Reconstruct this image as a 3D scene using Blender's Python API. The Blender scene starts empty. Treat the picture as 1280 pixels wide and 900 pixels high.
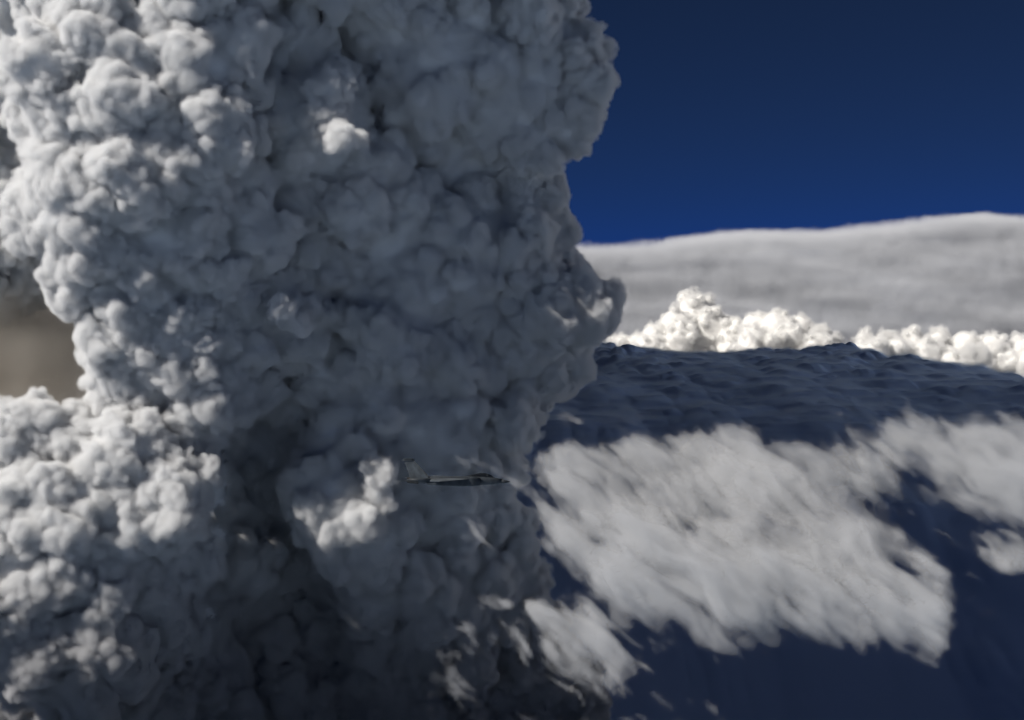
import bpy, math, random, time
import numpy as np

T0 = time.perf_counter()
R = math.radians
scene = bpy.context.scene

# ------------------------------------------------------------------ camera
W_PX, H_PX, F_PX, HORIZON = 1280.0, 900.0, 1758.0, 400.0
PITCH = math.atan((H_PX / 2 - HORIZON) / F_PX)          # looking slightly down
cam_data = bpy.data.cameras.new('camera')
cam_data.sensor_width = 36.0
cam_data.lens = 36.0 * F_PX / W_PX
cam_data.clip_start = 1.0
cam_data.clip_end = 900000.0
cam = bpy.data.objects.new('camera', cam_data)
scene.collection.objects.link(cam)
cam.location = (0, 0, 0)
cam.rotation_euler = (R(90) - PITCH, 0, 0)
scene.camera = cam

# ------------------------------------------------------------------ light
SUN_EL, SUN_AZ = R(40.0), R(63.0)     # azimuth: degrees to the left of straight behind the camera
sun_vec = np.array([-math.cos(SUN_EL) * math.sin(SUN_AZ), -math.cos(SUN_EL) * math.cos(SUN_AZ), math.sin(SUN_EL)])
world = bpy.data.worlds.new('World')
scene.world = world
world.use_nodes = True
wn = world.node_tree
sky = wn.nodes.new('ShaderNodeTexSky')
sky.sky_type = 'NISHITA'
sky.sun_disc = False
sky.sun_elevation = SUN_EL
sky.sun_rotation = math.atan2(sun_vec[0], sun_vec[1])
sky.altitude = 24000.0
sky.air_density = 2.0
sky.dust_density = 0.0
sky.ozone_density = 8.0
wn.links.new(sky.outputs[0], wn.nodes['Background'].inputs[0])
wn.nodes['Background'].inputs[1].default_value = 0.05
sun_data = bpy.data.lights.new('sun', 'SUN')
sun_data.energy = 5.0
sun_data.angle = R(0.53)
sun_data.color = (1.0, 0.95, 0.885)
sun = bpy.data.objects.new('sun', sun_data)
scene.collection.objects.link(sun)
from mathutils import Vector
sun.rotation_euler = Vector(sun_vec).to_track_quat('Z', 'Y').to_euler()
sun.location = (-3000, -1500, 4000)

scene.view_settings.view_transform = 'Standard'
scene.view_settings.look = 'None'
scene.view_settings.exposure = 0.12
scene.view_settings.gamma = 1.0
scene.view_settings.use_curve_mapping = False
cy = scene.cycles
cy.use_denoising = True
cy.use_adaptive_sampling = True
cy.adaptive_threshold = 0.02
cy.adaptive_min_samples = 16
cy.max_bounces = 8
cy.diffuse_bounces = 4
cy.volume_bounces = 4
cy.transparent_max_bounces = 12
cy.volume_step_rate = 1.6
cy.volume_max_steps = 256

# ------------------------------------------------------------------ helpers
def tick(*a):
    print(*a, round(time.perf_counter() - T0, 1))


rng = np.random.default_rng(7)
_tab = np.random.default_rng(3).random((64, 64, 64)).astype(np.float32) * 2 - 1


def noise(p, scale, seed=0):
    """Smooth value noise in -1..1 at points p (n,3), feature size = scale."""
    q = p / scale + np.array([seed * 17.3 + 5.1, seed * 9.7 + 2.3, seed * 5.9 + 7.7], dtype=np.float32)
    i = np.floor(q).astype(np.int32)
    f = (q - i).astype(np.float32)
    f = f * f * f * (f * (f * 6 - 15) + 10)
    i &= 63
    j = (i + 1) & 63
    fx, fy, fz = f[:, 0], f[:, 1], f[:, 2]
    def g(a, b, c):
        return _tab[a, b, c]
    x0, y0, z0, x1, y1, z1 = i[:, 0], i[:, 1], i[:, 2], j[:, 0], j[:, 1], j[:, 2]
    a = g(x0, y0, z0) * (1 - fx) + g(x1, y0, z0) * fx
    b = g(x0, y1, z0) * (1 - fx) + g(x1, y1, z0) * fx
    c = g(x0, y0, z1) * (1 - fx) + g(x1, y0, z1) * fx
    d = g(x0, y1, z1) * (1 - fx) + g(x1, y1, z1) * fx
    e = a * (1 - fy) + b * fy
    h = c * (1 - fy) + d * fy
    return e * (1 - fz) + h * fz


def fbm(p, scale, octaves, seed=0, gain=0.5):
    out = np.zeros(len(p), np.float32)
    amp, s = 1.0, scale
    for k in range(octaves):
        out += amp * noise(p, s, seed + k * 3)
        amp *= gain
        s *= 0.5
    return out


def pix(px, py, depth):
    """World point at a given distance in front of the camera that the photograph shows at pixel (px, py)."""
    u, v = (px - W_PX / 2) / F_PX, -(py - H_PX / 2) / F_PX
    c, s = math.cos(PITCH), math.sin(PITCH)
    dy, dz = c + v * s, -s + v * c
    k = depth / dy
    return np.array([u * k, depth, dz * k])


def link(o, parent=None):
    scene.collection.objects.link(o)
    if parent is not None:
        o.parent = parent
    return o


def tag(o, label=None, cat=None, group=None, kind=None):
    for k, v in (('label', label), ('category', cat), ('group', group), ('kind', kind)):
        if v:
            o[k] = v
    return o


def mesh_np(name, verts, quads, mat, parent=None, smooth=True):
    me = bpy.data.meshes.new(name)
    n, m = len(verts), len(quads)
    k = quads.shape[1]
    me.vertices.add(n)
    me.vertices.foreach_set('co', np.ascontiguousarray(verts, np.float32).ravel())
    me.loops.add(m * k)
    me.loops.foreach_set('vertex_index', np.ascontiguousarray(quads, np.int32).ravel())
    me.polygons.add(m)
    me.polygons.foreach_set('loop_start', np.arange(0, m * k, k, dtype=np.int32))
    me.update(calc_edges=True)
    if smooth:
        me.polygons.foreach_set('use_smooth', np.ones(m, bool))
    me.materials.append(mat)
    return link(bpy.data.objects.new(name, me), parent)


class Field:
    """Signed distance field on a regular grid, built as a union of puffs."""
    def __init__(self, lo, hi, h, cap=3.0):
        self.lo = np.array(lo, np.float32)
        self.h = float(h)
        self.n = np.ceil((np.array(hi) - np.array(lo)) / h).astype(int) + 1
        self.cap = cap * h
        self.S = np.full(self.n, self.cap, np.float32)
        self.ax = [self.lo[k] + h * np.arange(self.n[k], dtype=np.float32) for k in range(3)]

    def stamp(self, c, r, squash=(1, 1, 1)):
        h = self.h
        sl = []
        d2 = None
        for k in range(3):
            e = r * squash[k] + self.cap
            a = max(0, int((c[k] - e - self.lo[k]) / h))
            b = min(self.n[k], int((c[k] + e - self.lo[k]) / h) + 2)
            if a >= b:
                return
            sl.append(slice(a, b))
        dx = ((self.ax[0][sl[0]] - c[0]) / squash[0]) ** 2
        dy = ((self.ax[1][sl[1]] - c[1]) / squash[1]) ** 2
        dz = ((self.ax[2][sl[2]] - c[2]) / squash[2]) ** 2
        d = np.sqrt(dx[:, None, None] + dy[None, :, None] + dz[None, None, :]) - r
        v = self.S[sl[0], sl[1], sl[2]]
        np.minimum(v, d, out=v)

    def at(self, p):
        i = np.rint((p - self.lo) / self.h).astype(int)
        ok = ((i >= 0) & (i < self.n)).all(1)
        out = np.full(len(p), self.cap, np.float32)
        j = i[ok]
        out[ok] = self.S[j[:, 0], j[:, 1], j[:, 2]]
        return out

    def blur(self):
        S = self.S
        for k in range(3):
            a = np.moveaxis(S, k, 0)
            b = a.copy()
            b[1:-1] = 0.25 * a[:-2] + 0.5 * a[1:-1] + 0.25 * a[2:]
            a[...] = b

    def warp(self, octaves, band, seed=70):
        """Displace the field near its surface by smooth vector noise."""
        n, h = self.n, self.h
        w = []
        for k in range(3):
            w.append(sum(amp / h * lattice(n, h, sc, seed + 10 * k + j) for j, (amp, sc) in enumerate(octaves)))
        S, out = self.S, self.S.copy()
        for x0 in range(0, n[0], 40):
            I = np.argwhere(np.abs(S[x0:x0 + 40]) < band)
            I[:, 0] += x0
            P = [np.clip(I[:, k] + w[k][I[:, 0], I[:, 1], I[:, 2]], 0, n[k] - 1.001).astype(np.float32) for k in range(3)]
            B = [p.astype(np.int32) for p in P]
            Fr = [p - b for p, b in zip(P, B)]
            acc = 0
            for dx in (0, 1):
                for dy in (0, 1):
                    for dz in (0, 1):
                        wt = (Fr[0] if dx else 1 - Fr[0]) * (Fr[1] if dy else 1 - Fr[1]) * (Fr[2] if dz else 1 - Fr[2])
                        acc = acc + wt * S[B[0] + dx, B[1] + dy, B[2] + dz]
            out[I[:, 0], I[:, 1], I[:, 2]] = acc
        self.S = out

    def close(self):
        for k in range(3):
            a = np.moveaxis(self.S, k, 0)
            a[0] = self.h
            a[-1] = self.h

    def mesh(self):
        """Naive surface nets: (verts, quads)."""
        S, h = self.S, self.h
        ins = S < 0
        n = self.n
        cnt = np.zeros(n - 1, np.uint8)
        for dx in (0, 1):
            for dy in (0, 1):
                for dz in (0, 1):
                    cnt += ins[dx:n[0] - 1 + dx, dy:n[1] - 1 + dy, dz:n[2] - 1 + dz]
        act = (cnt > 0) & (cnt < 8)
        I = np.argwhere(act)
        idx = np.full(n - 1, -1, np.int32)
        idx[act] = np.arange(len(I), dtype=np.int32)
        acc = np.zeros((len(I), 3), np.float32)
        num = np.zeros(len(I), np.float32)
        for axis in range(3):
            o1, o2 = [k for k in range(3) if k != axis]
            for a in (0, 1):
                for b in (0, 1):
                    A = I.copy()
                    A[:, o1] += a
                    A[:, o2] += b
                    B = A.copy()
                    B[:, axis] += 1
                    sa = S[A[:, 0], A[:, 1], A[:, 2]]
                    sb = S[B[:, 0], B[:, 1], B[:, 2]]
                    m = (sa < 0) != (sb < 0)
                    t = np.where(m, sa / np.where(m, sa - sb, 1), 0).astype(np.float32)
                    p = np.zeros((len(I), 3), np.float32)
                    p[:, axis] = t
                    p[:, o1] = a
                    p[:, o2] = b
                    acc[m] += p[m]
                    num[m] += 1
        verts = self.lo + h * (I + acc / num[:, None])
        quads = []
        for axis in range(3):
            o1, o2 = [(1, 2), (2, 0), (0, 1)][axis]
            a = np.moveaxis(ins, (axis, o1, o2), (0, 1, 2))
            E = np.argwhere(a[:-1, 1:-1, 1:-1] != a[1:, 1:-1, 1:-1])
            E[:, 1] += 1
            E[:, 2] += 1
            inside_first = a[E[:, 0], E[:, 1], E[:, 2]]
            ix = np.moveaxis(idx, (axis, o1, o2), (0, 1, 2))
            q = np.stack([ix[E[:, 0], E[:, 1] - 1, E[:, 2] - 1], ix[E[:, 0], E[:, 1], E[:, 2] - 1],
                          ix[E[:, 0], E[:, 1], E[:, 2]], ix[E[:, 0], E[:, 1] - 1, E[:, 2]]], 1)
            q[~inside_first] = q[~inside_first][:, ::-1]
            quads.append(q)
        return verts.astype(np.float32), np.concatenate(quads)


def largest(v, q):
    """Only the biggest connected piece of a mesh."""
    e = np.concatenate([q[:, [0, 1]], q[:, [1, 2]], q[:, [2, 3]]])
    lab = np.arange(len(v), dtype=np.int64)
    while True:
        a, b = lab[e[:, 0]], lab[e[:, 1]]
        m = a != b
        if not m.any():
            break
        e = e[m]
        lo_, hi_ = np.minimum(a[m], b[m]), np.maximum(a[m], b[m])
        par = np.arange(len(v), dtype=np.int64)
        par[hi_] = lo_                              # hook the larger root onto a smaller one
        for _ in range(40):
            nxt = par[par]
            if (nxt == par).all():
                break
            par = nxt
        lab = par[lab]
    keep = lab == np.bincount(lab).argmax()
    idx = np.cumsum(keep) - 1
    return v[keep], idx[q[keep[q[:, 0]]]].astype(np.int32)


def vert_normals(v, q):
    a = v[q[:, 2]] - v[q[:, 0]]
    b = v[q[:, 3]] - v[q[:, 1]]
    f = np.cross(a, b)
    n = np.zeros_like(v)
    for k in range(4):
        for c in range(3):
            n[:, c] += np.bincount(q[:, k], f[:, c], len(v)).astype(np.float32)
    return n / np.maximum(np.linalg.norm(n, axis=1, keepdims=True), 1e-9)


def sphere_dirs(n, r):
    d = r.normal(size=(n, 3))
    return d / np.linalg.norm(d, axis=1, keepdims=True)


def grow(field, lobes, gens, min_r=None, face=None, seed=1, sink=(0.76, 0.97)):
    """Union of lobes (x,y,z,r) with generations of smaller puffs budding on their surface.
    gens: (count, smallest, largest[, sink]) relative to the parent."""
    rg = np.random.default_rng(seed)
    min_r = min_r or 1.3 * field.h
    for c in lobes:
        field.stamp(c[:3], c[3])
    gen = lobes
    for n, ra, rb, *sk in gens:
        lo_s, hi_s = sk[0] if sk else sink
        d = sphere_dirs(n * len(gen), rg)
        par = np.repeat(gen, n, 0)
        r = par[:, 3] * (ra + (rb - ra) * rg.random(len(d)) ** 1.6)
        p = par[:, :3] + d * (par[:, 3] * rg.uniform(lo_s, hi_s, len(d)))[:, None]
        k = np.concatenate([p, r[:, None]], 1)
        keep = k[:, 3] > min_r
        if face is not None:
            keep &= d @ face > -0.3
        k = k[keep]
        s_ = field.at(k[:, :3])
        k = k[s_ > -0.4 * k[:, 3]]
        tick('  puffs', len(k))
        for q in k:
            field.stamp(q[:3], q[3])
        gen = k


def grid_volume(name, dens, lo, h, mat, parent=None):
    """A volume object whose density grid is the array dens (x,y,z)."""
    n = dens.shape
    me = bpy.data.meshes.new(name + '_samples')
    me.vertices.add(dens.size)
    at = me.attributes.new('fill', 'FLOAT', 'POINT')
    at.data.foreach_set('value', np.ascontiguousarray(dens, np.float32).ravel())
    ng = bpy.data.node_groups.new(name + '_grid', 'GeometryNodeTree')
    ng.interface.new_socket('Geometry', in_out='INPUT', socket_type='NodeSocketGeometry')
    ng.interface.new_socket('Geometry', in_out='OUTPUT', socket_type='NodeSocketGeometry')
    N, L = ng.nodes, ng.links
    gi, go = N.new('NodeGroupInput'), N.new('NodeGroupOutput')
    pos = N.new('GeometryNodeInputPosition')
    def vm(op, a, b):
        x = N.new('ShaderNodeVectorMath'); x.operation = op
        L.new(a, x.inputs[0]); x.inputs[1].default_value = b
        return x
    a = vm('SUBTRACT', pos.outputs[0], tuple(float(v) for v in lo))
    b = vm('SCALE', a.outputs[0], (0, 0, 0)); b.inputs['Scale'].default_value = 1.0 / h
    sep = N.new('ShaderNodeSeparateXYZ'); L.new(b.outputs[0], sep.inputs[0])
    def rnd(sock):
        x = N.new('FunctionNodeFloatToInt'); x.rounding_mode = 'ROUND'; L.new(sock, x.inputs[0]); return x.outputs[0]
    def im(op, p, q):
        x = N.new('FunctionNodeIntegerMath'); x.operation = op
        for k, t in ((0, p), (1, q)):
            if isinstance(t, int): x.inputs[k].default_value = t
            else: L.new(t, x.inputs[k])
        return x.outputs[0]
    ix, iy, iz = (rnd(sep.outputs[k]) for k in range(3))
    idx = im('ADD', im('MULTIPLY', im('ADD', im('MULTIPLY', ix, n[1]), iy), n[2]), iz)
    na = N.new('GeometryNodeInputNamedAttribute'); na.data_type = 'FLOAT'; na.inputs['Name'].default_value = 'fill'
    si = N.new('GeometryNodeSampleIndex'); si.data_type = 'FLOAT'; si.domain = 'POINT'; si.clamp = True
    L.new(na.outputs['Attribute'], si.inputs['Value']); L.new(idx, si.inputs['Index'])
    vc = N.new('GeometryNodeVolumeCube')
    L.new(si.outputs[0], vc.inputs['Density'])
    vc.inputs['Min'].default_value = tuple(float(v) for v in lo)
    vc.inputs['Max'].default_value = tuple(float(lo[k] + h * (n[k] - 1)) for k in range(3))
    for k, c in enumerate('XYZ'):
        vc.inputs['Resolution ' + c].default_value = int(n[k])
    sm = N.new('GeometryNodeSetMaterial'); sm.inputs['Material'].default_value = mat
    L.new(vc.outputs[0], sm.inputs[0]); L.new(sm.outputs[0], go.inputs[0])
    src = bpy.data.objects.new(name + '_samples', me)       # carries the samples; not part of the scene
    oi = N.new('GeometryNodeObjectInfo'); oi.inputs['Object'].default_value = src; oi.transform_space = 'ORIGINAL'
    L.new(oi.outputs['Geometry'], si.inputs['Geometry'])
    vol = bpy.data.volumes.new(name)
    vol.materials.append(mat)
    o = link(bpy.data.objects.new(name, vol), parent)
    md = o.modifiers.new('grid', 'NODES'); md.node_group = ng
    tag(o, kind='stuff')
    return o


# ------------------------------------------------------------------ materials
def cloud_mat(name, col, col2=None, scale=400.0, bump=0.0, bump_scale=20.0, sss=0.0, sss_scale=20.0):
    m = bpy.data.materials.new(name)
    m.use_nodes = True
    nt = m.node_tree
    b = nt.nodes['Principled BSDF']
    b.inputs['Roughness'].default_value = 1.0
    b.inputs['Specular IOR Level'].default_value = 0.0
    b.inputs['Base Color'].default_value = (*col, 1)
    geo = nt.nodes.new('ShaderNodeNewGeometry')
    if col2:
        nz = nt.nodes.new('ShaderNodeTexNoise')
        nz.inputs['Scale'].default_value = 1.0 / scale
        nz.inputs['Detail'].default_value = 5
        nt.links.new(geo.outputs['Position'], nz.inputs['Vector'])
        mr = nt.nodes.new('ShaderNodeMapRange')
        mr.inputs['From Min'].default_value = 0.35
        mr.inputs['From Max'].default_value = 0.65
        nt.links.new(nz.outputs[0], mr.inputs[0])
        mx = nt.nodes.new('ShaderNodeMix')
        mx.data_type = 'RGBA'
        mx.inputs['A'].default_value = (*col, 1)
        mx.inputs['B'].default_value = (*col2, 1)
        nt.links.new(mr.outputs[0], mx.inputs['Factor'])
        nt.links.new(mx.outputs['Result'], b.inputs['Base Color'])
    if sss:
        b.inputs['Subsurface Weight'].default_value = sss
        b.inputs['Subsurface Radius'].default_value = (1, 1, 1)
        b.inputs['Subsurface Scale'].default_value = sss_scale
    return m


def darker_low(m, socket, pale, dark, z_pale=-520.0, z_dark=-1080.0):
    """Smoke that is darker towards the bottom, mixed by height."""
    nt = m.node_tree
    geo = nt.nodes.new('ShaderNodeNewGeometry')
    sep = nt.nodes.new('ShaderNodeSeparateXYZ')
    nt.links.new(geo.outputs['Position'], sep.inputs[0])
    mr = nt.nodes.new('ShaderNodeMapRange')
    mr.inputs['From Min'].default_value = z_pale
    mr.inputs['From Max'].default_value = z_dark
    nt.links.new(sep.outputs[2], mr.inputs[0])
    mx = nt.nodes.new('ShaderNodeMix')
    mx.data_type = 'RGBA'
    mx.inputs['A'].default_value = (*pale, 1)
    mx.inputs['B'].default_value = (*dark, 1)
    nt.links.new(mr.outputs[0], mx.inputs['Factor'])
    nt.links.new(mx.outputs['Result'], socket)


def thin(m, opacity):
    """Lets most of the light straight through the surface."""
    nt = m.node_tree
    tr, mx = nt.nodes.new('ShaderNodeBsdfTransparent'), nt.nodes.new('ShaderNodeMixShader')
    mx.inputs[0].default_value = opacity
    nt.links.new(tr.outputs[0], mx.inputs[1])
    nt.links.new(nt.nodes['Principled BSDF'].outputs[0], mx.inputs[2])
    nt.links.new(mx.outputs[0], nt.nodes['Material Output'].inputs['Surface'])
    return m


def smoke_volume_mat(name, col, dens, aniso=0.2):
    m = bpy.data.materials.new(name)
    m.use_nodes = True
    nt = m.node_tree
    nt.nodes.remove(nt.nodes['Principled BSDF'])
    pv = nt.nodes.new('ShaderNodeVolumePrincipled')
    pv.inputs['Color'].default_value = (*col, 1)
    pv.inputs['Density'].default_value = dens
    pv.inputs['Anisotropy'].default_value = aniso
    nt.links.new(pv.outputs[0], nt.nodes['Material Output'].inputs['Volume'])
    return m


# ------------------------------------------------------------------ the smoke plume
def front(px):
    """Distance of the plume's visible face: it recedes to the right."""
    x = (px - 640) * 2.0
    return 3250.0 + 0.40 * max(-200.0, x + 1100) + 0.06 * max(0.0, x + 700)


# pixel x, pixel y, radius in pixels, how much further back (m)
LOBES = [
    # small heads standing out into the sun
    (413, 115, 28, -165), (408, 145, 28, -150), (400, 168, 18, -175), (424, 170, 18, -175), (446, 172, 13, -175), (370, 395, 27, -160), (352, 385, 18, -160), (378, 408, 18, -165),
    (472, 595, 24, -150), (470, 622, 20, -145), (460, 640, 13, -140), (494, 524, 15, -165), (485, 532, 11, -165), (640, 598, 15, -120),
    (300, 185, 18, -190), (285, 175, 14, -180), (620, 592, 12, -110),
    # grey smoke behind the left heads
    (-10, 40, 60, 330), (10, 150, 70, 330), (0, 220, 60, 320), (-20, 310, 70, 330), (-30, 100, 60, 300), (40, 330, 50, 330),
    # above the frame
    (120, -50, 90, -40), (240, -40, 80, -70), (350, -60, 90, -80), (450, -60, 90, -70), (550, -70, 85, -60), (630, -90, 70, -50),
    (160, -180, 110, -80), (330, -190, 110, -110), (480, -190, 100, -90), (600, -200, 80, -60),
    # bright upper left heads
    (120, 50, 60, -40), (200, 45, 55, -70), (50, 85, 45, 0), (250, 95, 65, -110), (170, 125, 70, -90), (95, 150, 60, -30),
    (245, 175, 70, -130), (165, 215, 65, -110), (235, 245, 60, -120), (105, 230, 60, -40), (55, 262, 48, 0), (130, 290, 65, -50),
    (215, 300, 65, -90), (110, 345, 48, -20), (180, 365, 60, -30), (270, 335, 60, -50), (70, 120, 45, -10), (80, 200, 40, 0),
    (300, 130, 50, -60), (290, 60, 50, -30), (300, 230, 50, -70), (320, 300, 50, -40),
    # shaded grey part under the heads
    (160, 420, 55, -10), (225, 425, 65, -40), (295, 415, 65, -60), (180, 485, 55, 0), (250, 490, 60, -30), (305, 478, 45, 10), (350, 420, 45, -10),
    # central body
    (340, 70, 100, 40), (385, 160, 85, 10), (350, 240, 85, 20), (440, 250, 90, 10), (360, 330, 80, 10), (370, 400, 60, -30), (430, 370, 80, 10),
    (440, 60, 100, 60), (475, 165, 95, 30), (545, 85, 100, 20), (545, 220, 95, 20), (500, 320, 90, 0), (580, 330, 85, 0),
    (615, 230, 75, 10), (620, 130, 85, -20), (640, 40, 85, -10), (690, 75, 55, -40), (722, 68, 38, -60), (732, 105, 30, -60),
    (722, 140, 28, -50), (695, 150, 42, -40), (660, 180, 40, -20), (655, 260, 45, -10), (640, 310, 60, -10), (680, 290, 30, 20),
    (690, 335, 30, 20), (660, 230, 32, 10), (665, -20, 60, 0),
    # lower right heads
    (715, 385, 42, -60), (745, 378, 30, -70), (680, 395, 50, -50), (640, 395, 70, -30), (705, 445, 34, -40), (650, 460, 60, -30),
    (590, 420, 70, -30), (610, 510, 62, -20), (640, 530, 34, 0), (550, 450, 75, -30), (490, 420, 75, -20), (480, 490, 75, 0),
    (530, 540, 70, -10), (430, 450, 60, 10), (600, 580, 50, -10), (560, 620, 75, -20), (490, 600, 75, -40), (430, 560, 60, -30),
    (420, 630, 60, -30), (460, 670, 60, -40), (620, 660, 50, 0), (600, 720, 70, 100), (530, 720, 75, 90), (470, 740, 50, 110),
    (640, 740, 45, 130), (560, 800, 80, 190), (640, 820, 70, 220), (500, 850, 70, 270), (590, 890, 80, 280), (690, 870, 60, 300),
    # lower left heads, sunlit
    (20, 550, 50, 10), (90, 575, 55, -20), (160, 565, 52, -40), (230, 560, 48, -50), (60, 640, 70, -40), (140, 630, 70, -60), (215, 625, 55, -60),
    (20, 720, 70, -50), (100, 720, 75, -60), (180, 710, 65, -40), (230, 690, 45, -20), (40, 800, 70, -30), (120, 800, 65, -20),
    (190, 780, 55, 0), (100, 860, 50, 10), (170, 850, 40, 30), (-20, 640, 60, 0), (-30, 760, 70, 0),
    # dark hollow between the two
    (330, 560, 55, 330), (300, 620, 60, 370), (285, 700, 70, 390), (350, 690, 70, 420), (300, 790, 80, 420), (390, 780, 80, 420),
    (340, 870, 90, 400), (440, 860, 80, 380), (230, 860, 70, 300), (365, 480, 42, 280), (380, 620, 45, 330), (200, 900, 80, 180), (90, 920, 60, 120),
]


def lattice(n, h, scale, seed):
    """Smooth noise in -1..1 on a whole grid of n points spaced h, feature size scale."""
    rg = np.random.default_rng(seed)
    sc = scale if isinstance(scale, tuple) else (scale,) * 3
    m = [int(np.ceil(n[k] * h / sc[k])) + 3 for k in range(3)]
    c = (rg.random(m) * 2 - 1).astype(np.float32)
    for k in range(3):
        t = np.arange(n[k]) * h / sc[k] + 0.37
        i = t.astype(int)
        f = (t - i).astype(np.float32)
        f = f * f * (3 - 2 * f)
        sh = [1, 1, 1]
        sh[k] = len(f)
        f = f.reshape(sh)
        c = np.take(c, i, k) * (1 - f) + np.take(c, i + 1, k) * f
    return c


def build_plume():
    lobes, crisp = [], []
    for px, py, rp, off in LOBES:
        body = 290 <= px < 632 and rp > 30 and off < 270
        own = np.random.default_rng(int(px * 7 + py * 131 + 100000)).uniform(-1, 1)
        d0 = front(px) + off + own * (85 if body else 60)
        r = rp * d0 / F_PX
        p = pix(px, py, d0 + 0.9 * r)
        lobes.append((*p, r * (0.95 if body else 1.0)))
        crisp.append(not body)
    # the mass behind the visible heads
    n_front = len(lobes)
    for px in range(60, 680, 85):
        for py in range(-150, 960, 85):
            if px < 180 and 330 < py < 560 or px < 100 and 100 < py < 330 or px > 580 and 150 < py < 300 or px > 600 and py > 520:
                continue
            hollow = 240 < px < 470 and py > 560 + 0.2 * (px - 300) or 290 < px < 390 and 430 < py < 600
            for off in ((560, 680) if hollow else (380, 620)):
                d0 = front(px) + off
                lobes.append((*pix(px + rng.uniform(-20, 20), py + rng.uniform(-20, 20), d0), 170 if px < 560 else 130))
    lobes = np.array(lobes)
    h = 4.6
    lo = lobes[:, :3].min(0) - 190
    hi = lobes[:, :3].max(0) + 190
    lo[0] = max(lo[0], -1480)
    lo[2] = max(lo[2], -1320)
    hi[2] = min(hi[2], 1250)
    f = Field(lo, hi, h, 6.0)
    tick('plume grid', f.n, f.n.prod() / 1e6)
    crisp = np.array(crisp + [False] * (len(lobes) - len(crisp)))
    face = np.array([-0.1, -1, 0.1])
    # the shaded body: drawn out and soft
    grow(f, lobes[~crisp], [(90, 0.12, 0.5), (70, 0.2, 0.5)], face=face, seed=4)
    f.blur()
    f.blur()
    # the growing heads: tight cauliflower
    grow(f, lobes[crisp], [(220, 0.13, 0.42), (130, 0.18, 0.52, (0.84, 1.02))], face=face, seed=6)
    tick('grown')
    # turbulence: bend the round puffs out of shape, then roughen them
    f.warp([(10.0, 48), (5.0, 21)], band=26.0)
    tick('warp')
    f.S += 8.0 * lattice(f.n, h, 170, 8)
    f.S += 5.0 * lattice(f.n, h, (70, 70, 95), 1)
    f.S += 3.0 * lattice(f.n, h, (30, 30, 38), 2)
    f.S += 2.8 * lattice(f.n, h, (13, 13, 15), 3)
    f.close()
    tick('noise')
    D = np.clip(-f.S / 12.0, 0, 1)
    # keep only the layer in front of the dense core
    core = f.S < -30
    D[core] = 0
    first = np.where(core.any(1), core.argmax(1), f.n[1])          # (x,z)
    D *= (np.arange(f.n[1])[None, :, None] < first[:, None, :] + 30)
    ny = int(np.nonzero(D.any((0, 2)))[0].max()) + 2
    D = D[:, :ny]
    tick('density', D.shape)
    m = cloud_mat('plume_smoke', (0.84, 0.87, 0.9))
    darker_low(m, m.node_tree.nodes['Principled BSDF'].inputs['Base Color'], (0.89, 0.91, 0.935), (0.22, 0.22, 0.235))
    root = bpy.data.objects.new('smoke_plume', None)
    link(root)
    tag(root, 'towering grey smoke plume with billowing cauliflower heads filling the sky beside the jet', 'smoke plume')
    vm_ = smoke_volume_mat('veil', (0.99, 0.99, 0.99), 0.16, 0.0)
    darker_low(vm_, vm_.node_tree.nodes['Principled Volume'].inputs['Color'], (0.987, 0.993, 0.998), (0.6, 0.6, 0.62))
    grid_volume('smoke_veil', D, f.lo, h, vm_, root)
    tick('volume')
    g = Field(f.lo, f.lo, 2 * h)
    g.S = f.S[::2, ::2, ::2] + 17
    g.n = np.array(g.S.shape)
    g.close()
    v, q = largest(*g.mesh())
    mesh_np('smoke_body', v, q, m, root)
    tick('mesh', len(q))
    # the column goes on rising above the picture
    L = np.array([(x + rng.uniform(-60, 60), y + rng.uniform(-60, 60), z + rng.uniform(-60, 60), rng.uniform(230, 300))
                  for x in range(-1250, -100, 190) for y in (3750, 4050, 4350) for z in range(1330, 2700, 210)])
    L[:, 1] += 0.3 * (L[:, 0] + 1000)
    c = Field(L[:, :3].min(0) - 480, L[:, :3].max(0) + 480, 18.0)
    grow(c, L, [(50, 0.2, 0.45), (20, 0.25, 0.5)], seed=15)
    c.close()
    v, q = largest(*c.mesh())
    mesh_np('smoke_crown', v, q, cloud_mat('crown_smoke', (0.88, 0.91, 0.94)), root)
    tick('crown', len(q))
    return root


# ------------------------------------------------------------------ ground and cloud layers
def sheet(name, xs, ys, zfun, mat, polar=False):
    """A height field over a grid (or over angle and distance), closed below by a skirt-free sheet."""
    U, V = np.meshgrid(xs, ys, indexing='ij')
    if polar:
        X, Y = V * np.sin(U), V * np.cos(U)
    else:
        X, Y = U, V
    p = np.stack([X.ravel(), Y.ravel(), np.zeros(X.size)], 1).astype(np.float32)
    p[:, 2] = zfun(p)
    a, b = len(xs), len(ys)
    g = np.arange(a * b).reshape(a, b)
    q = np.stack([g[:-1, :-1].ravel(), g[1:, :-1].ravel(), g[1:, 1:].ravel(), g[:-1, 1:].ravel()], 1)
    if polar:
        q = q[:, ::-1]
    return mesh_np(name, p, q, mat)


def billow(p, scale, seed):
    return 2.4 * np.sqrt(noise(p, scale, seed) ** 2 + 0.04) - 0.8


def build_ground():
    m = cloud_mat('dark_land', (0.008, 0.015, 0.03), (0.012, 0.018, 0.03), 3000.0)
    xs = np.concatenate([-np.geomspace(400000, 2000, 40), np.linspace(-1500, 1500, 4), np.geomspace(2000, 400000, 40)])
    o = sheet('ground', xs, xs, lambda p: -5200 + 120 * fbm(p, 6000, 3, 2) * (np.hypot(p[:, 0], p[:, 1]) < 60000), m)
    tag(o, 'dark blue land far below the clouds', 'ground', kind='structure')


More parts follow.
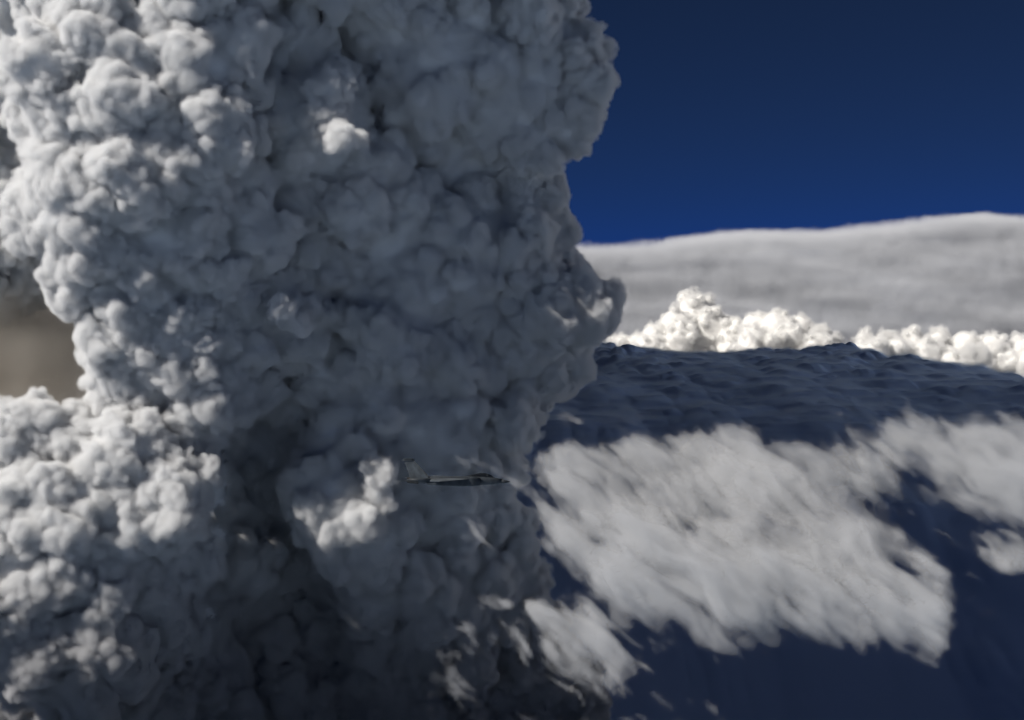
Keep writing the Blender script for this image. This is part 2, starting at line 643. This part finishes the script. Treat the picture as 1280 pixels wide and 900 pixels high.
def build_bounce_undercast():
    m = cloud_mat('bounce_cloud', (0.36, 0.47, 0.62))  # unseen layer added for bounce light, tinted blue to cool the shade
    xs = np.linspace(-26000, 26000, 261)
    ys = np.linspace(-26000, 1500, 140)
    def z(p):
        return -1650 + 90 * billow(p, 1500, 3) + 50 * billow(p, 600, 7)
    o = sheet('bounce_undercast', xs, ys, z, m)
    tag(o, 'unseen blue-grey cloud layer added below the aircraft to bounce light', 'cloud layer', kind='structure')


def build_deck():
    m = cloud_mat('hazed_deck_cloud', (0.4, 0.55, 0.84))  # blue of the air haze in between is put into the deck colour
    an = np.linspace(R(-3), R(27), 560)
    rr = np.geomspace(6100, 26000, 560)
    # far edge as the photograph shows it: pixel column -> distance where the layer ends
    def z(p):
        r = np.hypot(p[:, 0], p[:, 1])
        q = p.copy()
        q[:, 1] *= 0.55
        wob = fbm(q, 1500, 2, 21)
        z0 = np.interp(r, [6100, 7000, 8000, 9500, 12000, 16000, 26000], [-1900, -1480, -1020, -720, -570, -470, -420])
        hgt = 50 * billow(q + 180 * wob[:, None], 900, 11) + 40 * billow(q + 60 * wob[:, None], 360, 13) + 18 * billow(q, 170, 17) + 6 * billow(q, 85, 19)
        hgt = hgt * (1.0 + 0.7 * noise(q, 2300, 29))
        th = np.degrees(np.arctan2(p[:, 0], p[:, 1]))
        edge = np.interp(th, [3, 8, 13, 17, 21, 27], [21500, 19500, 20500, 15500, 13500, 12500]) + 1500 * wob
        drop = np.clip((r - edge) / 1800, 0, 1)
        return z0 + 1.15 * hgt * np.interp(r, [7000, 8500, 10000, 20000], [0.2, 0.5, 0.9, 1.2]) - 1500 * drop ** 2
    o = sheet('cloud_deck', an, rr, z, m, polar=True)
    # soft tops: droplets thinning out above the deck
    h = 28.0
    lo = np.array([-300.0, 8000.0, -1060.0])
    n = (335, 560, 26)
    gx, gy, gz = (lo[k] + h * np.arange(n[k]) for k in range(3))
    X, Y = np.meshgrid(gx, gy, indexing='ij')
    zs = z(np.stack([X.ravel(), Y.ravel(), 0 * X.ravel()], 1).astype(np.float32)).reshape(X.shape)
    D = (zs[:, :, None] + 26 - gz[None, None, :]) / 60 + 0.35 * lattice(n, h, (150, 260, 90), 4) + 0.3 * lattice(n, h, (70, 110, 60), 5)
    D = np.clip(D, 0, 1) * np.clip((Y - 8000) / 900, 0, 1)[:, :, None] * (gz[None, None, :] > zs[:, :, None] - 60)
    grid_volume('deck_veil', D.astype(np.float32), lo, h, smoke_volume_mat('deck_veil', (0.72, 0.84, 0.97), 0.012, 0.0), o)
    tick('deck veil')
    tag(o, 'haze-tinted dark blue shadowed cloud deck with rippled rolls behind the plume', 'cloud deck', kind='structure')


def puffs(lst, depth_jit=0, seed=5):
    rg = np.random.default_rng(seed)
    out = []
    for px, py, rp, d in lst:
        dd = d + rg.uniform(-1, 1) * depth_jit
        out.append((*pix(px, py, dd), rp * dd / F_PX))
    return np.array(out)


def puffy(name, L, h, label, cat, col, veil_col, dens, ramp, inset, noises, gens, seed, face=(-0.3, -0.9, 0.4), core_step=2, squash=0.0):
    """A cloud from lobes: an opaque heart inside a softer veil of scattering droplets."""
    f = Field(L[:, :3].min(0) - L[:, 3].max() * 1.5, L[:, :3].max(0) + L[:, 3].max() * 1.5, h, 6.0)
    grow(f, L, gens, face=np.array(face), seed=seed)
    for k, (amp, sc) in enumerate(noises):
        f.S += amp * lattice(f.n, h, sc, seed * 10 + k)
    f.close()
    D = np.clip(-f.S / ramp, 0, 1)
    root = link(bpy.data.objects.new(name, None))
    tag(root, label, cat)
    grid_volume('cloud_veil', D, f.lo, h, smoke_volume_mat(name + '_veil', veil_col, dens, 0.0), root)
    c = core_step
    g = Field(f.lo, f.lo, c * h)
    g.S = f.S[::c, ::c, ::c] + inset
    g.n = np.array(g.S.shape)
    g.close()
    v, q = largest(*g.mesh())
    mesh_np('cloud_body', v, q, cloud_mat(name + '_body', col), root)
    tick(name, f.n, len(q))
    return root


def build_cumulus(name, lst, h, mat, label, seed):
    return puffy(name, puffs([(a, b - 4, c * 1.12, d) for a, b, c, d in lst], 250, seed), h, label, 'cloud', (0.92, 0.91, 0.89), (0.99, 0.99, 0.985), 0.016, 4.0 * h, 4.2 * h,
                 [(2.2 * h, 16 * h), (1.4 * h, 7 * h), (0.8 * h, 3 * h)], [(90, 0.14, 0.42), (50, 0.2, 0.5)], seed)


def build_far_clouds():
    m = cloud_mat('cumulus_white', (0.92, 0.91, 0.89))
    A = [(820, 425, 16, 34000), (845, 412, 20, 34000), (868, 398, 24, 34500), (890, 415, 22, 34000), (915, 425, 20, 34000), (862, 378, 12, 35500),
         (850, 430, 20, 33500), (795, 432, 12, 34000), (765, 428, 9, 34500), (745, 422, 7, 35000), (880, 388, 14, 35500), (780, 440, 18, 34000), (810, 442, 20, 33600), (835, 446, 22, 33600), (870, 446, 24, 33600), (905, 448, 22, 33600)]
    B = [(945, 415, 18, 33000), (970, 412, 18, 33000), (1000, 415, 16, 33000), (1025, 422, 14, 33000), (985, 428, 20, 32500), (940, 430, 18, 32500),
         (1045, 430, 10, 33000), (1020, 435, 16, 32500), (960, 440, 20, 32300), (935, 448, 20, 32300), (1000, 448, 20, 32300), (1040, 450, 18, 32300)]
    C = [(1080, 432, 13, 29000), (1110, 428, 13, 29000), (1140, 430, 15, 29000), (1175, 428, 14, 29000), (1205, 434, 16, 28500), (1240, 436, 16, 28500),
         (1275, 442, 18, 28500), (1120, 442, 16, 28500), (1160, 446, 18, 28500), (1310, 446, 18, 28500), (1220, 452, 18, 28000), (1260, 458, 18, 28300), (1095, 448, 18, 28600), (1140, 456, 20, 28400), (1185, 458, 20, 28400), (1225, 462, 20, 28400), (1290, 462, 20, 28400), (1080, 445, 14, 28800)]
    build_cumulus('cumulus_cloud', A, 18.0, m, 'bright white cumulus with the tallest heads behind the dark deck, nearest the plume', 3)
    build_cumulus('cumulus_cloud', B, 18.0, m, 'bright white cumulus with low rounded heads in the middle of the sunlit row', 4)
    build_cumulus('cumulus_cloud', C, 18.0, m, 'long low bright cumulus bank behind the deck, farthest from the plume', 6)


def build_anvil():
    """Far ice cloud: a soft-edged slab whose top follows the photograph's skyline."""
    h = 75.0
    Y0, Y1 = 62000.0, 68000.0
    lo = np.array([pix(600, 300, Y0)[0], Y0, pix(640, 470, Y1)[2]])
    hi = np.array([pix(1420, 300, Y1)[0], Y1, pix(640, 235, Y1)[2]])
    n = np.ceil((hi - lo) / h).astype(int) + 1
    gx, gy, gz = (lo[k] + h * np.arange(n[k]) for k in range(3))
    px = W_PX / 2 + F_PX * gx / 65000
    top = np.interp(px, [560, 720, 760, 830, 900, 960, 1040, 1120, 1200, 1240, 1280, 1350, 1500], [322, 309, 307, 298, 286, 283, 283, 276, 268, 264, 270, 266, 260])
    zt = np.array([pix(640, t, 65000)[2] for t in top])
    # distance below the top, and behind a front face that leans away
    A = zt[:, None, None] - gz[None, None, :]
    lean = 64500 - 900 * np.clip(A / 3500, 0, 1.3)
    Bk = gy[None, :, None] - lean
    S = -np.minimum(A, Bk * 1.0).astype(np.float32)
    st = np.array([0.3, 1, 1])
    def ln(scale, seed, ax):
        return lattice((int(n[0]), int(n[1]), int(n[2])), h, scale, seed) if not ax else lattice((int(n[0] * 0.22) + 2, int(n[1]), int(n[2])), h, scale, seed)[np.minimum((np.arange(n[0]) * 0.22).astype(int), int(n[0] * 0.22)), :, :]
    S += 330 * ln(1500, 3, True) + 190 * ln(600, 4, True) + 90 * ln(300, 5, True) + 70 * lattice(tuple(int(k) for k in n), h, 420, 6) + 25 * lattice(tuple(int(k) for k in n), h, 210, 7)
    f = Field(lo, lo, h)
    f.S, f.n = S, np.array(S.shape)
    f.close()
    D = np.clip(-f.S / 500.0, 0, 1) ** 1.2
    root = link(bpy.data.objects.new('anvil_cloud', None))
    tag(root, 'long pale grey anvil cloud stretched smooth along the blue sky', 'cloud')
    grid_volume('cloud_veil', D, lo, h, smoke_volume_mat('anvil_veil', (0.9, 0.915, 0.945), 0.0026, 0.0), root)
    f.S += 1100
    v, q = f.mesh()
    mesh_np('cloud_body', v, q, cloud_mat('anvil_body', (0.62, 0.65, 0.71)), root)
    tick('anvil', n, len(q))


def build_bounce_tower():
    """Unseen cloud tower added beyond the right edge to bounce sunlight onto the deck."""
    rg = np.random.default_rng(31)
    L = []
    for d in range(9000, 30000, 1600):
        for z in range(-1500, 7000, 1500):
            L.append((0.44 * d + 7500 + rg.uniform(-300, 300) + 0.12 * abs(z), d + rg.uniform(-300, 300), z + rg.uniform(-300, 300), rg.uniform(1300, 1700)))
    L = np.array(L)
    f = Field(L[:, :3].min(0) - 2500, L[:, :3].max(0) + 2500, 110.0)
    grow(f, L, [(40, 0.2, 0.45), (20, 0.25, 0.5)], seed=8)
    f.close()
    v, q = largest(*f.mesh())
    o = mesh_np('bounce_tower', v, q, cloud_mat('bounce_tower_cloud', (0.8, 0.82, 0.86)))  # off-frame reflector added to lift the shaded deck
    tag(o, 'tall sunlit white cloud tower added out of view to bounce light onto the dark cloud deck', 'cloud')
    tick('tower', f.n, len(q))


def build_brown_smoke():
    L = puffs([(-40, 390, 85, 3620), (20, 420, 80, 3640), (70, 430, 70, 3660), (-20, 470, 85, 3620), (50, 475, 75, 3650), (100, 440, 55, 3680), (-60, 520, 85, 3640), (30, 520, 65, 3660)], 30, 3)
    puffy('drifting_smoke', L, 9.0, 'soft tan brown smoke in the gap between the upper and lower heads of the plume', 'smoke', (0.24, 0.205, 0.17), (0.7, 0.65, 0.58), 0.014, 120.0, 140.0,
          [(14, 160), (9, 80), (5, 40)], [(60, 0.2, 0.5)], 5)


def build_smoke_bank():
    m = cloud_mat('bank_smoke', (0.2, 0.185, 0.17), (0.15, 0.15, 0.155), 900.0)  # left edge is seen; the length hidden behind the plume is added as shade
    thin(m, 0.97)
    L = []
    rg = np.random.default_rng(12)
    for d in range(4900, 24500, 1100):
        right = 0.012 * d - 250
        for x in np.arange(-0.42 * d - 800, right - 600, 900):
            for z in np.arange(-4900, 5200, 900):
                L.append((x + rg.uniform(-200, 200), d + rg.uniform(-300, 300), z + rg.uniform(-200, 200), rg.uniform(620, 850)))
    L = np.array(L)
    L = L[(L[:, 1] > 6000) | (L[:, 0] > -1300)]
    L[:, 0] = np.minimum(L[:, 0], 0.015 * L[:, 1] - L[:, 3] * 1.3)
    f = Field(L[:, :3].min(0) - 1000, L[:, :3].max(0) + 1000, 75.0)
    grow(f, L, [(30, 0.2, 0.5)], seed=5)
    f.S += 60 * lattice(f.n, 75.0, 500, 1)
    f.close()
    v, q = f.mesh()
    o = mesh_np('smoke_bank', v, q, m)
    tag(o, 'brown grey bank of older smoke showing past the left edge of the plume, lengthened unseen to shade the deck', 'smoke')
    tick('bank', f.n, len(q))


# ------------------------------------------------------------------ low ragged clouds
def poly_mask(poly, step=3.0, soft=5, pad=60):
    P = np.array(poly, float)
    lo, hi = P.min(0) - pad, P.max(0) + pad
    xs, ys = np.arange(lo[0], hi[0], step), np.arange(lo[1], hi[1], step)
    X, Y = np.meshgrid(xs, ys, indexing='ij')
    ins = np.zeros(X.shape, bool)
    j = len(P) - 1
    for i in range(len(P)):
        c = ((P[i, 1] > Y) != (P[j, 1] > Y)) & (X < (P[j, 0] - P[i, 0]) * (Y - P[i, 1]) / (P[j, 1] - P[i, 1] + 1e-9) + P[i, 0])
        ins ^= c
        j = i
    M = ins.astype(np.float32)
    for _ in range(soft):
        for k in range(2):
            A = np.pad(M, [(2, 2) if a == k else (0, 0) for a in range(2)], mode='edge')
            M = sum(np.take(A, np.arange(o_, o_ + M.shape[k]), k) for o_ in range(5)) / 5
    return lo, step, M


def build_wisp(name, poly, d_far, d_near, thick, h, label, seed, dens=0.021, rough=0.85, soft=5):
    """A ragged layer cloud: outline given in pixels on a sloping sheet between two distances."""
    P = np.array(poly, float)
    ylo, yhi = P[:, 1].min(), P[:, 1].max()
    lo_m, step, M = poly_mask(poly, soft=soft)
    # sloping sheet: distance as a function of pixel row
    pts = np.array([pix(x, y, np.interp(y, [ylo, yhi], [d_far, d_near])) for x, y in poly])
    lo = pts.min(0) - np.array([150, 150, thick * 1.9])
    hi = pts.max(0) + np.array([150, 150, thick * 1.9])
    n = np.ceil((hi - lo) / h).astype(int) + 1
    gx, gy, gz = (lo[k] + h * np.arange(n[k]) for k in range(3))
    za, zb = pix(640, ylo, d_far)[2], pix(640, yhi, d_near)[2]
    X, Y = np.meshgrid(gx, gy, indexing='ij')
    ZS = np.interp(Y, [d_near, d_far], [zb, za])
    lowf = np.stack([X.ravel(), Y.ravel(), 0 * X.ravel()], 1).astype(np.float32)
    ZS = ZS + 28 * fbm(lowf, 260, 3, seed).reshape(X.shape)
    c_, s_ = math.cos(PITCH), math.sin(PITCH)
    PX = W_PX / 2 + F_PX * X / (Y * c_ - ZS * s_)
    PY = H_PX / 2 - F_PX * (Y * s_ + ZS * c_) / (Y * c_ - ZS * s_)
    ix = np.clip(((PX - lo_m[0]) / step).astype(int), 0, M.shape[0] - 1)
    iy = np.clip(((PY - lo_m[1]) / step).astype(int), 0, M.shape[1] - 1)
    m2 = M[ix, iy]
    # fibres run down and away to the right
    tt = (gz[None, None, :] - ZS[:, :, None]) / (thick * (0.35 + 0.65 * m2[:, :, None]))
    base = (1.55 * m2[:, :, None] - 0.8 - 0.6 * tt ** 2).astype(np.float32)
    act = np.argwhere(base > -1.0).astype(np.int32)
    g = (lo + h * act).astype(np.float32)
    ang = R(-74)
    gx_ = g[:, 0] + 0.8 * (g[:, 2] + 400)
    u = gx_ * math.cos(ang) + g[:, 1] * math.sin(ang)
    w = -gx_ * math.sin(ang) + g[:, 1] * math.cos(ang)
    warp = fbm(g, 120, 3, seed + 3)
    q = np.stack([u * 0.26, w + 24 * warp, g[:, 2] * 0.36], 1)
    nz = 0.6 * noise(q, 46, seed) + 0.7 * noise(q, 22, seed + 5) + 0.6 * noise(q, 11, seed + 9) + 0.7 * fbm(g, 130, 5, seed + 11, 0.62)
    D = np.full(n, -1.0, np.float32)
    D[act[:, 0], act[:, 1], act[:, 2]] = base[act[:, 0], act[:, 1], act[:, 2]] + rough * nz
    dens_g = (np.clip(D / 1.1, 0, 1) ** 1.3).astype(np.float32)
    root = link(bpy.data.objects.new(name, None))
    tag(root, label, 'cloud')
    grid_volume('cloud_veil', dens_g, lo, h, smoke_volume_mat(name + '_veil', (0.76, 0.775, 0.8), dens, 0.0), root)
    f = Field(lo, hi, h)
    f.S = (0.3 - D)[::2, ::2, ::2] * 10
    f.h = 2 * h
    f.n = np.array(f.S.shape)
    f.close()
    v, q4 = largest(*f.mesh())
    mesh_np('cloud_body', v, q4, thin(cloud_mat(name + '_body', (0.5, 0.5, 0.5)), 0.05), root)
    tick(name, n, len(q4))
    return root


BIG = [(655, 600), (690, 578), (740, 572), (800, 568), (860, 560), (930, 562), (985, 572), (1030, 560), (1080, 545), (1130, 522), (1170, 540), (1230, 542), (1330, 535),
       (1330, 670), (1250, 640), (1200, 622), (1130, 600), (1080, 618), (1030, 600), (1000, 612), (1050, 640), (1110, 660), (1160, 700), (1195, 750),
       (1180, 790), (1130, 775), (1080, 785), (1030, 770), (980, 770), (900, 785), (850, 765), (790, 745), (740, 735), (700, 690), (672, 650)]


def build_wisps():
    build_wisp('ragged_cloud', BIG, 3350, 2350, 58.0, 4.3, 'large pale ragged cloud with slanting fibres below the jet', 3)
    build_wisp('cloud_wisp', [(640, 780), (700, 768), (760, 765), (785, 830), (760, 870), (700, 840), (655, 815)], 2900, 2600, 45.0, 6.0, 'small torn wisp of cloud beneath the large ragged cloud, beside the plume', 8, dens=0.02, rough=1.25, soft=7)
    build_wisp('cloudlet', [(1205, 676), (1240, 668), (1290, 682), (1285, 712), (1230, 708)], 3000, 2850, 26.0, 6.0, 'small isolated grey cloudlet under the right arm of the ragged cloud', 9, dens=0.02, rough=1.2, soft=6)


# ------------------------------------------------------------------ the jet
def metal(name, col, rough=0.5, met=0.0, col2=None):
    m = cloud_mat(name, col, col2, 1.2)
    b = m.node_tree.nodes['Principled BSDF']
    b.inputs['Roughness'].default_value = rough
    b.inputs['Metallic'].default_value = met
    b.inputs['Specular IOR Level'].default_value = 0.2
    return m


def loft(name, secs, mat, parent, n=20, power=2.4, y0=0.0):
    """secs: x, half width, z low, z high."""
    v, q = [], []
    for x, w, zl, zh in secs:
        for k in range(n):
            a = 2 * math.pi * k / n
            c, s_ = math.cos(a), math.sin(a)
            sx = math.copysign(abs(c) ** (2 / power), c)
            sz = math.copysign(abs(s_) ** (2 / power), s_)
            v.append((x, y0 + w * sx, (zl + zh) / 2 + (zh - zl) / 2 * sz))
    for i in range(len(secs) - 1):
        for k in range(n):
            a, b = i * n + k, i * n + (k + 1) % n
            q.append((a, a + n, b + n, b))
    me = bpy.data.meshes.new(name)
    me.from_pydata(v, [], q + [tuple(range(n))[::-1], tuple(range((len(secs) - 1) * n, len(secs) * n))])
    me.polygons.foreach_set('use_smooth', np.ones(len(me.polygons), bool))
    me.materials.append(mat)
    import bmesh
    bm = bmesh.new(); bm.from_mesh(me); bmesh.ops.recalc_face_normals(bm, faces=bm.faces); bm.to_mesh(me); bm.free()
    return link(bpy.data.objects.new(name, me), parent)


def blade(name, root, tip, mat, parent, t=0.12):
    """Wing-like surface: root and tip are (leading point, trailing point); thickness across, with a thicker middle."""
    (a, b), (c, d) = [[Vector(p) for p in e] for e in (root, tip)]
    nrm = (b - a).cross(c - a).normalized()
    v, q = [], []
    K = 5
    for i in range(K + 1):
        s_ = i / K
        le, te = a.lerp(c, s_), b.lerp(d, s_)
        th = t * (1 - 0.6 * s_)
        for f_, k_ in ((0, 0.06), (0.3, 1.0), (0.65, 0.75), (1.0, 0.05)):
            v.append(le.lerp(te, f_) + nrm * th * k_)
        for f_, k_ in ((1.0, 0.05), (0.65, 0.75), (0.3, 1.0), (0, 0.06)):
            v.append(le.lerp(te, f_) - nrm * th * k_)
    for i in range(K):
        for k in range(8):
            m_, n_ = i * 8 + k, i * 8 + (k + 1) % 8
            q.append((m_, n_, n_ + 8, m_ + 8))
    q += [tuple(range(8))[::-1], tuple(range(K * 8, K * 8 + 8))]
    me = bpy.data.meshes.new(name)
    me.from_pydata(v, [], q)
    import bmesh
    bm = bmesh.new(); bm.from_mesh(me); bmesh.ops.recalc_face_normals(bm, faces=bm.faces); bm.to_mesh(me); bm.free()
    me.materials.append(mat)
    return link(bpy.data.objects.new(name, me), parent)


def build_jet():
    dark = metal('jet_dark_grey', (0.014, 0.018, 0.023), 0.45, 0, (0.04, 0.047, 0.055))
    light = metal('jet_pale_grey', (0.1, 0.115, 0.13), 0.5, 0, (0.05, 0.058, 0.066))
    noz = metal('jet_nozzle_metal', (0.05, 0.045, 0.04), 0.35, 0.9)
    glass = metal('jet_canopy_glass', (0.01, 0.012, 0.015), 0.06)
    root = link(bpy.data.objects.new('fighter_jet', None))
    tag(root, 'dark grey twin-tailed fighter jet flying level in front of the smoke plume', 'fighter jet')
    loft('fuselage', [(8.2, 0.40, -0.42, 0.36), (7.2, 0.56, -0.58, 0.55), (6.2, 0.68, -0.68, 0.70), (5.0, 0.78, -0.74, 0.82), (3.6, 0.95, -0.78, 0.84),
                      (2.0, 1.15, -0.80, 0.82), (0.0, 1.35, -0.80, 0.78), (-2.5, 1.5, -0.76, 0.72), (-5.0, 1.5, -0.66, 0.66), (-6.8, 1.3, -0.5, 0.56), (-7.8, 0.9, -0.25, 0.40)], dark, root)
    loft('nose_cone', [(9.75, 0.02, -0.13, -0.09), (9.4, 0.14, -0.24, 0.03), (8.9, 0.27, -0.34, 0.18), (8.2, 0.402, -0.422, 0.362)], metal('jet_radome', (0.022, 0.026, 0.031), 0.7), root, power=2.0)
    can = loft('canopy', [(6.9, 0.06, 0.50, 0.62), (6.3, 0.36, 0.45, 1.02), (5.5, 0.46, 0.45, 1.32), (4.6, 0.48, 0.45, 1.42), (3.6, 0.42, 0.5, 1.28), (2.6, 0.2, 0.6, 0.98), (2.2, 0.05, 0.7, 0.84)], glass, root, power=2.0)
    loft('canopy_frame', [(5.72, 0.47, 0.5, 1.30), (5.58, 0.48, 0.5, 1.34)], dark, can, power=2.0)
    for s_ in (-1, 1):
        intake = loft('air_intake', [(4.35, 0.46, -0.72, 0.62), (3.0, 0.50, -0.86, 0.68), (0.5, 0.52, -0.92, 0.66), (-2.5, 0.5, -0.84, 0.6), (-5.0, 0.42, -0.7, 0.5)], dark, root, power=5, y0=s_ * 1.35)
        loft('intake_mouth', [(4.40, 0.40, -0.64, 0.54), (4.2, 0.40, -0.64, 0.54)], metal('intake_black', (0.004, 0.004, 0.005), 0.9), intake, power=5, y0=s_ * 1.35)
        nz_ = loft('engine_nozzle', [(-6.6, 0.62, -0.62, 0.58), (-7.8, 0.58, -0.58, 0.54), (-8.6, 0.44, -0.44, 0.40)], noz, root, power=2, y0=s_ * 0.68)
        blade('wing', ((2.6, s_ * 1.6, 0.42), (-4.3, s_ * 1.6, 0.38)), ((-2.7, s_ * 6.5, 0.28), (-4.5, s_ * 6.5, 0.26)), light, root, 0.16)
        loft('tail_boom', [(-3.6, 0.28, -0.1, 0.45), (-6.5, 0.3, -0.12, 0.42), (-8.7, 0.16, -0.02, 0.3)], dark, root, y0=s_ * 1.75)
        fin = blade('tail_fin', ((-4.6, s_ * 1.72, 0.35), (-8.0, s_ * 1.72, 0.35)), ((-7.75, s_ * 1.85, 3.55), (-9.15, s_ * 1.85, 3.55)), light, root, 0.10)
        loft('fin_tip_pod', [(-7.3, 0.03, 3.52, 3.58), (-7.8, 0.13, 3.42, 3.68), (-9.2, 0.12, 3.43, 3.67), (-9.5, 0.03, 3.52, 3.58)], dark, fin, n=10, y0=s_ * 1.85)
        blade('tailplane', ((-6.1, s_ * 1.9, 0.1), (-8.6, s_ * 1.9, 0.1)), ((-8.5, s_ * 4.3, 0.08), (-9.75, s_ * 4.3, 0.08)), dark, root, 0.07)
    c = pix(569.5, 600.5, 250)
    root.location = Vector(c)
    root.rotation_euler = (R(-2), R(1.0), R(2))


build_jet()
build_ground()
build_bounce_undercast()
build_deck()
build_far_clouds()
build_anvil()
build_bounce_tower()
build_smoke_bank()
build_brown_smoke()
build_wisps()
build_plume()
tick('script')
